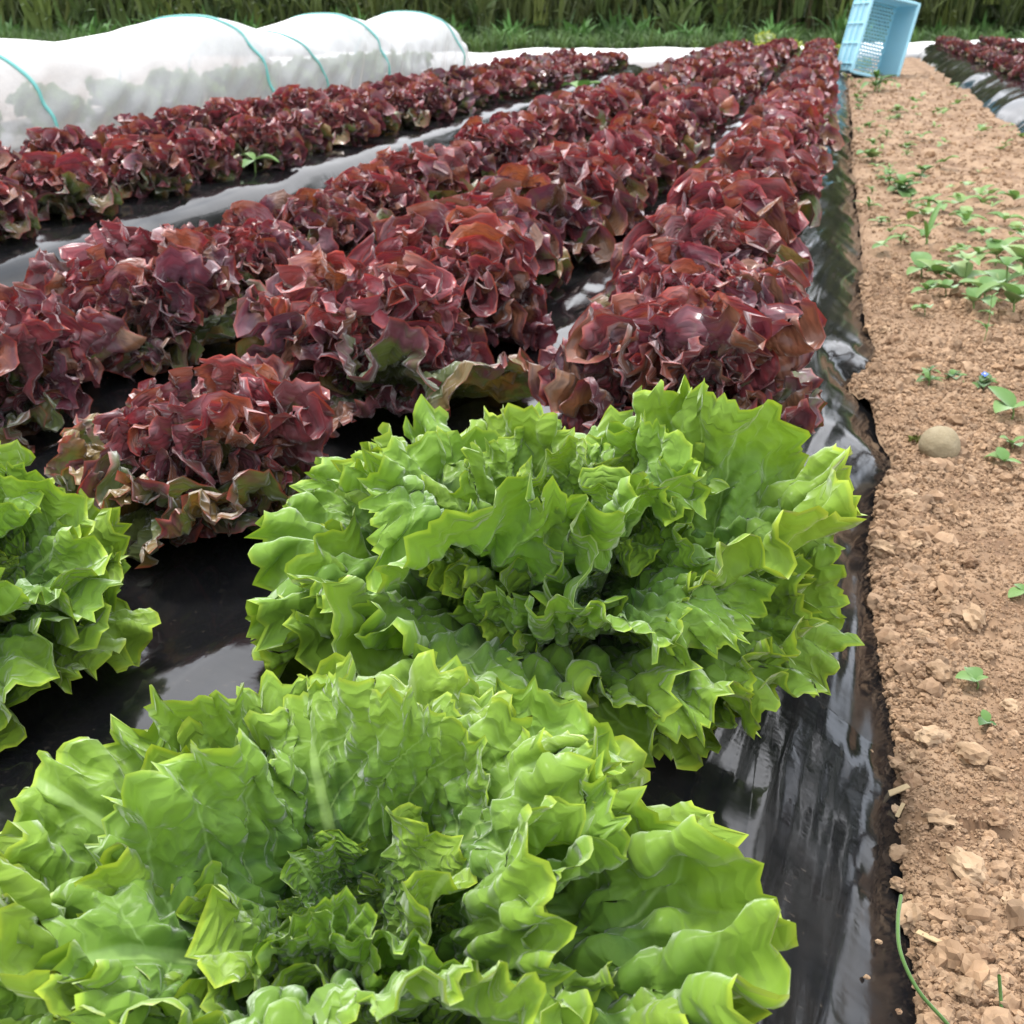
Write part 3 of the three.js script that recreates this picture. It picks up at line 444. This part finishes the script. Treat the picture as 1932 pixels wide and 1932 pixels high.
{
  const p = onSoil(1768, 872), g = new THREE.IcosahedronGeometry(1, 5), v = g.attributes.position, w = new THREE.Vector3();
  for (let i = 0; i < v.count; i++) { w.fromBufferAttribute(v, i).normalize(); const r = 1 + 0.07 * perlin(w.x * 1.3 + 4, w.y * 1.3 + w.z, 3) + 0.012 * perlin(w.x * 9 + w.z * 5, w.y * 9, 4); v.setXYZ(i, w.x * r, w.y * r, w.z * r); }
  g.computeVertexNormals();
  const st = tex(256, 256, (a, b) => { const n = fbm(a * 8, b * 8, 5, 4), f = noise(a * 90, b * 90, 6); return mix3([0.20, 0.155, 0.085], [0.29, 0.24, 0.15], 0.5 + 0.6 * n).map(c => c * (1 + 0.12 * f)); });
  const m = mesh('round_stone', g, new THREE.MeshStandardMaterial({ map: st, roughness: 0.85 })); m.scale.set(0.0235, 0.0225, 0.026); m.position.set(p[0], p[1] + 0.011, p[2]); tag(m, 'smooth rounded buff stone half sunk in the path', 'stone');
  const R = rng(8), gs = []; for (let i = 0; i < 60; i++) { const a = R() * 6.28, r = 0.011 * Math.sqrt(R()), b = ovalLeaves[i % 3].clone(); b.scale(0.004, 0.004, 0.004); b.rotateZ(0.5 + R() * 0.8); b.rotateY(R() * 6.28); b.translate(Math.cos(a) * r, 0.004 + 0.004 * R() - r * 0.25, Math.sin(a) * r * 0.7); gs.push(b); }
  const q = onSoil(1728, 850); const mo = mesh('moss_tuft', mergeGeometries(gs), std([0.085, 0.10, 0.012], 0.95, { side: THREE.DoubleSide })); mo.position.set(q[0], q[1], q[2]); tag(mo, 'olive green moss tuft touching the rounded stone', 'moss');
}
// soil specks fallen on the film
[[1650, 1380], [1665, 1740], [1708, 1850], [1640, 1820]].forEach(([x, y], i) => { const p = at(x, y, 0.03), e = edgeX(p[2]), u = 0.02 + (p[0] - 0.02) * 0.08 / (e - 0.02); const m = mesh('soil_speck', clodGeo[i], clodMat[i % 3]); m.scale.setScalar(0.0016); m.position.set(p[0], mainProfile(u) + 0.002, p[2]); tag(m, 'tiny soil crumb lying on the black film slope', 'soil crumb', 'crumbs on the film'); });

// ---------------------------------------------------------------- white tunnel over hoops
const TX = -3.15, TW = 0.44, hoopZ = [-2.0, -3.62, -5.36, -6.98, -8.55];
const tunnelH = z => { let h = 0.355; for (const c of hoopZ) h = Math.max(h, 0.355 + (c < -5 ? 0.085 : 0.03) * Math.exp(-(((z - c) / 0.42) ** 2))); return h; };
const endClose = z => smooth(-9.25, -8.6, z);
const tunnelPoint = (a, z, off = 0) => { // a from 0 (path side foot) to pi
  const k = endClose(z), h = (tunnelH(z) + off) * Math.sqrt(Math.max(0.0, k)), w = (TW + off) * (0.55 + 0.45 * Math.sqrt(k)), c = Math.cos(a), s = Math.sin(a);
  const fold = (1 - Math.pow(s, 4)) * 0.018 * perlin(z * 5 + a * 3.0, a * 1.5, 71) + 0.026 * Math.max(0, 0.95 - s) * perlin((z + 0.5 * a) * 9, a * 2.5, 72) + 0.012 * perlin(z * 2.2, a * 1.2, 73);
  return [TX + Math.sign(c) * Math.pow(Math.abs(c), 0.8) * w + fold * c, Math.pow(s, 0.85) * h + fold * s * k, z];
};
{
  const t = thing('row_cover_tunnel', 'white translucent row cover tunnel with turquoise hoops', 'row cover', [0, 0, 0]);
  const cover = tex(512, 512, (u, v) => { const n = 0.76 + 0.05 * noise(u * 180, v * 180, 3) + 0.04 * fbm(u * 10, v * 10, 4, 3); return [n, n, n]; });
  const cm = new THREE.MeshPhysicalMaterial({ map: cover, roughness: 0.52, transmission: 0.78, thickness: 0, side: THREE.DoubleSide });
  mesh('cover_sheet', surface(range(-0.05, Math.PI + 0.05, 52), range(-9.3, -1.2, 260), (a, z) => { const p = tunnelPoint(clamp(a, 0, Math.PI), z); return [p[0] + (a < 0 ? 0.09 : a > Math.PI ? -0.09 : 0), a < 0 || a > Math.PI ? 0.006 : p[1] + 0.004, z, a * 0.6, z * 1.6]; }), cm, t);
  const hm = std([0.13, 0.40, 0.36], 0.5);
  for (const z of hoopZ) { const pts = []; for (let i = 0; i <= 24; i++) { const a = Math.PI * i / 24, p = tunnelPoint(a, z, 0.004); pts.push([p[0], p[1] + (i === 0 || i === 24 ? -0.04 : 0.003), z + 0.02 * Math.sin(a)]); } mesh('hoop', tube(pts, 0.0075, 60, 7), hm, t); }
  const pts = []; for (let i = 0; i <= 24; i++) { const a = Math.PI * i / 24, p = tunnelPoint(a, -6.1 + 0.12 * Math.sin(a), 0.006); pts.push([p[0], p[1] + (i === 0 || i === 24 ? -0.03 : 0.002), p[2]]); } mesh('tie_cord', tube(pts, 0.006, 60, 7), hm, t);
  // crop under the cover
  const fm = film('black plastic mulch film under the white row cover', range(-3.5, -2.8, 10), range(-8.8, -1.2, 60), x => 0.03 + 0.02 * gauss(x, -3.15, 0.3), x => x, () => 1);
  for (let i = 0; i < 26; i++) { const h = farHeads[i % 6], g = thing('covered_lettuce', 'green leafy crop under the white row cover', 'lettuce', [TX + (i % 2 ? 0.15 : -0.14), 0.045, -1.6 - i * 0.27], i * 1.9, 'crop under the row cover'); mesh('lower_leaves', h.outer, GREEN[1][0], g); mesh('upper_leaves', h.upper, GREEN[0][1], g); g.scale.setScalar(1.15); }
}
// low white cover across the far end
{
  const line = [[-4.6, -8.6], [-3.35, -10.0], [-2.2, -11.25], [-0.1, -12.95], [1.1, -14.45], [2.3, -15.6], [5.5, -18.3], [8, -20.5]], c = new THREE.CatmullRomCurve3(line.map(p => new THREE.Vector3(p[0], 0, p[1])));
  const wm = new THREE.MeshPhysicalMaterial({ color: rgb(0.82, 0.81, 0.79), roughness: 0.9, transmission: 0.25, thickness: 0, side: THREE.DoubleSide }), P = new THREE.Vector3(), T = new THREE.Vector3();
  const g = surface(range(0, 1, 26), range(0, 1, 260), (u, v) => { c.getPoint(v, P); c.getTangent(v, T); const n = [-T.z, T.x], a = Math.PI * u, w = 0.42; const d = -Math.cos(a) * w, h = Math.pow(Math.sin(a), 0.7) * (0.15 + 0.025 * perlin(v * 22, 0.3, 5)) + 0.012 * perlin(v * 60 + u, u * 4, 6) * Math.sin(a); return [P.x - n[0] * (d - 0.42), Math.max(-0.03, h - 0.02), P.z - n[1] * (d - 0.42), u, v * 10]; });
  tag(mesh('low_row_cover', g, wm), 'low white row cover sheet lying across the far bed ends', 'row cover');
}
// discarded pale lettuce leaves at the row ends
{
  const pm = leafMat(gm[0], [2.0, 1.35, 2.6], 0.3, 0.4, 0.35), R = rng(91);
  const heap = (label, p, n, rad, hgt) => { const t = thing('leaf_heap', label, 'leaf heap', p); for (let i = 0; i < n; i++) { const a = R() * 6.28, r = rad * Math.sqrt(R()), m = mesh('leaf', midPool[['outer', 'mid', 'inner'][i % 3]][i % 5], pm, t); m.position.set(Math.cos(a) * r, hgt * (1 - r / rad) * R(), Math.sin(a) * r * 0.6); m.rotation.set(R() * 1.2 - 0.6, R() * 6.28, R() * 1.2 - 0.6); m.scale.setScalar(0.7 + 0.4 * R()); } };
  heap('pale yellow green heap of discarded lettuce leaves at the red row end', [-0.62, 0.06, -11.9], 34, 0.42, 0.16);
  heap('small pile of pale yellow leaves beside the crate', [0.02, 0.0, -10.3], 16, 0.2, 0.12);
}
// ---------------------------------------------------------------- blue harvest crate standing on its short end
{
  const t = thing('harvest_crate', 'light blue plastic harvest crate standing on its short end', 'crate', [0.215, 0, -9.15], 0);
  const blue = new THREE.MeshPhysicalMaterial({ color: rgb(0.33, 0.62, 0.72), roughness: 0.45, transmission: 0.0 }), thin = new THREE.MeshPhysicalMaterial({ color: rgb(0.36, 0.64, 0.73), roughness: 0.8, transmission: 0.4, thickness: 0, side: THREE.DoubleSide });
  const g = new THREE.Group(); g.name = 'crate_body'; t.add(g);
  const W = 0.365, D = 0.30, H = 0.53, k = 0.005, box = (n, w, h, d, x, y, z, m = blue, r = 0.002) => { const b = mesh(n, new RoundedBoxGeometry(w, h, d, 2, Math.min(r, w * 0.4, h * 0.4, d * 0.4)), m, t); b.position.set(x, y, z); return b; };
  t.remove(g);
  for (const sx of [-1, 1]) box('side_panel', k, H - 0.02, D, sx * (W / 2 - 0.012), H / 2, 0, thin);
  for (const sy of [0, 1]) box('end_panel', W - 0.03, k, D, 0, 0.012 + sy * (H - 0.024), 0, thin);
  // perforated base
  const sh = new THREE.Shape(); sh.moveTo(-W / 2 + 0.016, 0.018); sh.lineTo(W / 2 - 0.016, 0.018); sh.lineTo(W / 2 - 0.016, H - 0.018); sh.lineTo(-W / 2 + 0.016, H - 0.018); sh.closePath();
  for (let j = 0; j < 20; j++) for (let i = 0; i < 13; i++) { const x = -W / 2 + 0.038 + i * 0.024 + (j % 2) * 0.012, y = 0.04 + j * 0.0238; if (x > W / 2 - 0.034) continue; const h = new THREE.Path(); h.moveTo(x + 0.0098, y); h.lineTo(x, y + 0.0098); h.lineTo(x - 0.0098, y); h.lineTo(x, y - 0.0098); h.closePath(); sh.holes.push(h); }
  const bp = mesh('perforated_base', new THREE.ExtrudeGeometry(sh, { depth: 0.004, bevelEnabled: false }), thin, t); bp.position.z = -D / 2 + 0.002;
  // rims, ribs
  const rimZ = D / 2 + 0.004; for (const sx of [-1, 1]) box('rim', 0.022, H + 0.012, 0.024, sx * (W / 2 - 0.002), H / 2, rimZ, blue, 0.008); for (const sy of [0, 1]) box('rim', W - 0.022, 0.022, 0.022, 0, 0.002 + sy * (H - 0.004), rimZ, blue, 0.008);
  for (const sx of [-1, 1]) { for (const y of [0.06, 0.2, 0.335, 0.47]) box('rib', 0.014, 0.009, D - 0.03, sx * (W / 2 - 0.005), y, -0.004); for (const z of [-D / 2 + 0.012, -0.045, 0.04]) box('rib', 0.011, H - 0.05, 0.008, sx * (W / 2 - 0.0055), H / 2, z); }
  for (const sy of [0, 1]) for (const x of [-0.09, 0.09]) box('rib', 0.009, 0.012, D - 0.03, x, sy ? H - 0.006 : 0.006, 0);
  t.rotation.order = 'YZX'; t.rotation.set(-0.03, 0.42, -0.20); t.position.y = 0.012;
}
// ---------------------------------------------------------------- verge, reeds, hedge and trees round the field
const fwd = [-Math.sin(YAW), -Math.cos(YAW)], rgt = [Math.cos(YAW), -Math.sin(YAW)], field = (d, s) => [fwd[0] * d + rgt[0] * s, fwd[1] * d + rgt[1] * s];
function instanced(name, label, category, geo, mat, n, fn) {
  const im = new THREE.InstancedMesh(geo, mat, n); im.name = numbered(name); tag(im, label, category, undefined, 'stuff'); im.castShadow = im.receiveShadow = true; const M = new THREE.Matrix4(), q = new THREE.Quaternion(), c = new THREE.Color();
  for (let i = 0; i < n; i++) { const r = fn(i); q.setFromEuler(new THREE.Euler(r.rx || 0, r.ry, 0)); M.compose(new THREE.Vector3(...r.p), q, new THREE.Vector3(r.s[0], r.s[1], r.s[0])); im.setMatrixAt(i, M); im.setColorAt(i, c.setRGB(...r.c)); } scene.add(im); return im;
}
function clump(n, spread, w, seed, lean = 0.5) { const R = rng(seed), gs = []; for (let i = 0; i < n; i++) { const b = bladeGeo(w * (0.7 + 0.6 * R()), 1.5 - 0.2 * R(), 1.2 - lean * 2 * R(), i + seed, 6, 0.5); const s = 0.55 + 0.45 * R(); b.scale(s, s, s); b.rotateY(R() * 6.28); b.translate((R() - 0.5) * spread, 0, (R() - 0.5) * spread); gs.push(b); } return mergeGeometries(gs); }
const whiteLeaf = new THREE.MeshPhysicalMaterial({ color: rgb(1, 1, 1), roughness: 0.9, transmission: 0.25, thickness: 0, side: THREE.DoubleSide });
struct('grass_verge', surface(range(-40, 40, 60), range(13.6, 26, 16), (s, d) => { const p = field(d, s), y = -0.02 + 0.05 * smooth(13.6, 15, d) + 0.9 * smooth(16, 20, d) + 0.04 * noise(s * 2, d * 2, 4); return [p[0], y, p[1], s, d]; }, true), std([0.045, 0.06, 0.018], 1), 'grassy bank rising behind the field');
{
  const R = rng(611), short = clump(16, 0.16, 0.03, 5, 0.8), tall = clump(22, 0.6, 0.015, 6, 1.0), leafy = clump(20, 0.4, 0.07, 7, 0.9);
  instanced('verge_grass', 'short bright green grass along the field margin', 'grass', short, whiteLeaf, 2600, () => { const s = (R() - 0.5) * 34, d = 13.4 + 2.8 * R() + Math.max(0, s) * 0.10, p = field(d, s), g = 0.7 + 0.7 * R(); return { p: [p[0], 0.0, p[1]], ry: R() * 6.28, s: [0.22 + 0.14 * R(), 0.16 + 0.2 * R()], c: [0.068 * g, 0.135 * g, 0.025 * g] }; });
  instanced('reed_bank', 'tall olive and brown reeds behind the field', 'reeds', tall, whiteLeaf, 2300, () => { const s = (R() - 0.5) * 60, d = 15.9 + 3.6 * R(), p = field(d, s), k = noise(s * 0.5, d * 0.2, 8) + (R() - 0.5), g = 0.55 + 0.6 * R(), c = k > 0.85 ? [0.15, 0.125, 0.045] : k > -0.2 ? [0.095, 0.125, 0.025] : [0.055, 0.095, 0.018]; return { p: [p[0], 0.1 + 0.5 * smooth(16.5, 19.5, d), p[1]], ry: R() * 6.28, s: [1.0 + 0.7 * R(), 1.5 + 0.9 * R()], c: c.map(q => q * g) }; });
  instanced('bank_shrubs', 'dark leafy undergrowth behind the reeds', 'undergrowth', leafy, whiteLeaf, 900, () => { const s = (R() - 0.5) * 64, d = 18 + 5 * R(), p = field(d, s), g = 0.5 + 0.8 * R(); return { p: [p[0], 0.4, p[1]], ry: R() * 6.28, s: [1.6 + 1.2 * R(), 1.8 + 1.0 * R()], c: [0.03 * g, 0.062 * g, 0.014 * g] }; });
  instanced('reed_foot_shrubs', 'olive leafy growth tangled into the reeds', 'undergrowth', leafy, whiteLeaf, 1900, () => { const s = (R() - 0.5) * 44, d = 15.5 + 2.2 * R(), p = field(d, s), g = 0.6 + 0.8 * R(), k = R(); return { p: [p[0], 0.05 + 1.3 * R() * R(), p[1]], ry: R() * 6.28, rx: 0.9 * (R() - 0.5), s: [0.35 + 0.35 * R(), 0.35 + 0.5 * R()], c: [(0.07 + 0.05 * k) * g, (0.125 + 0.02 * k) * g, 0.024 * g] }; });
  instanced('verge_plants', 'broad-leaved bright plants at the foot of the reeds', 'undergrowth', leafy, whiteLeaf, 120, () => { const s = (R() - 0.5) * 26, d = 14.6 + 1.3 * R() + Math.max(0, s) * 0.08, p = field(d, s), g = 0.7 + 0.7 * R(); return { p: [p[0], 0.02, p[1]], ry: R() * 6.28, s: [0.35 + 0.3 * R(), 0.25 + 0.3 * R()], c: [0.07 * g, 0.17 * g, 0.03 * g] }; });
}
const barkMat = std([0.09, 0.065, 0.045], 0.95), crownMat = new THREE.MeshPhysicalMaterial({ color: rgb(0.045, 0.085, 0.022), roughness: 0.9, transmission: 0.2, thickness: 0, side: THREE.DoubleSide });
function tree(label, x, z, h, rad, seed) {
  const t = thing('broadleaf_tree', label, 'tree', [x, 0, z], 0, 'trees round the field'), R = rng(seed), limbs = [tube([[0, -0.1, 0], [0.05 * h * (R() - 0.5), h * 0.3, 0.04 * h * (R() - 0.5)], [0, h * 0.75, 0]], h * 0.022, 10, 7)], leaves = [], leaf = new THREE.PlaneGeometry(0.22, 0.13, 1, 1);
  for (let k = 0; k < 26; k++) {
    const a = R() * 6.28, y = h * (0.28 + 0.62 * R()), reach = rad * (0.45 + 0.6 * R()) * Math.sqrt(Math.max(0.1, 1 - ((y / h - 0.5) / 0.55) ** 2)), e = [Math.cos(a) * reach, y + 0.1 * h * R(), Math.sin(a) * reach];
    limbs.push(tube([[0, y * 0.75, 0], [e[0] * 0.5, y * 0.9, e[2] * 0.5], e], h * 0.006, 6, 5));
    for (let i = 0; i < 110; i++) { const q = leaf.clone(); q.rotateX(R() * 3); q.rotateY(R() * 6.28); const cr = rad * 0.34, d = Math.cbrt(R()) * cr, u = R() * 6.28, w = Math.acos(2 * R() - 1); q.translate(e[0] + d * Math.sin(w) * Math.cos(u), e[1] + 0.7 * d * Math.cos(w), e[2] + d * Math.sin(w) * Math.sin(u)); leaves.push(q); }
  }
  mesh('trunk', mergeGeometries(limbs), barkMat, t); mesh('crown', mergeGeometries(leaves), crownMat, t);
}
tree('tall dark broadleaf tree beyond the bed with the crate', 4.6, -11.5, 6.4, 2.0, 1);
tree('round dark broadleaf tree on the path side of the field', 7.2, -9.2, 6.0, 2.2, 2);
tree('slim dark tree on the path side, shorter than its neighbours', 8.8, -6.2, 5.0, 1.8, 3);
tree('dark tree standing past the reeds on the crate side', 3.2, -20.5, 6.5, 2.4, 4);
tree('wide dark tree standing in the reeds behind the tunnel', -12.5, -19.5, 4.4, 2.2, 5);
let triangles = 0; scene.traverse(o => { if (o.isMesh && !o.isInstancedMesh) triangles += (o.geometry.index ? o.geometry.index.count : o.geometry.attributes.position.count) / 3; }); console.log('triangles', triangles);
renderer.render(scene, camera);
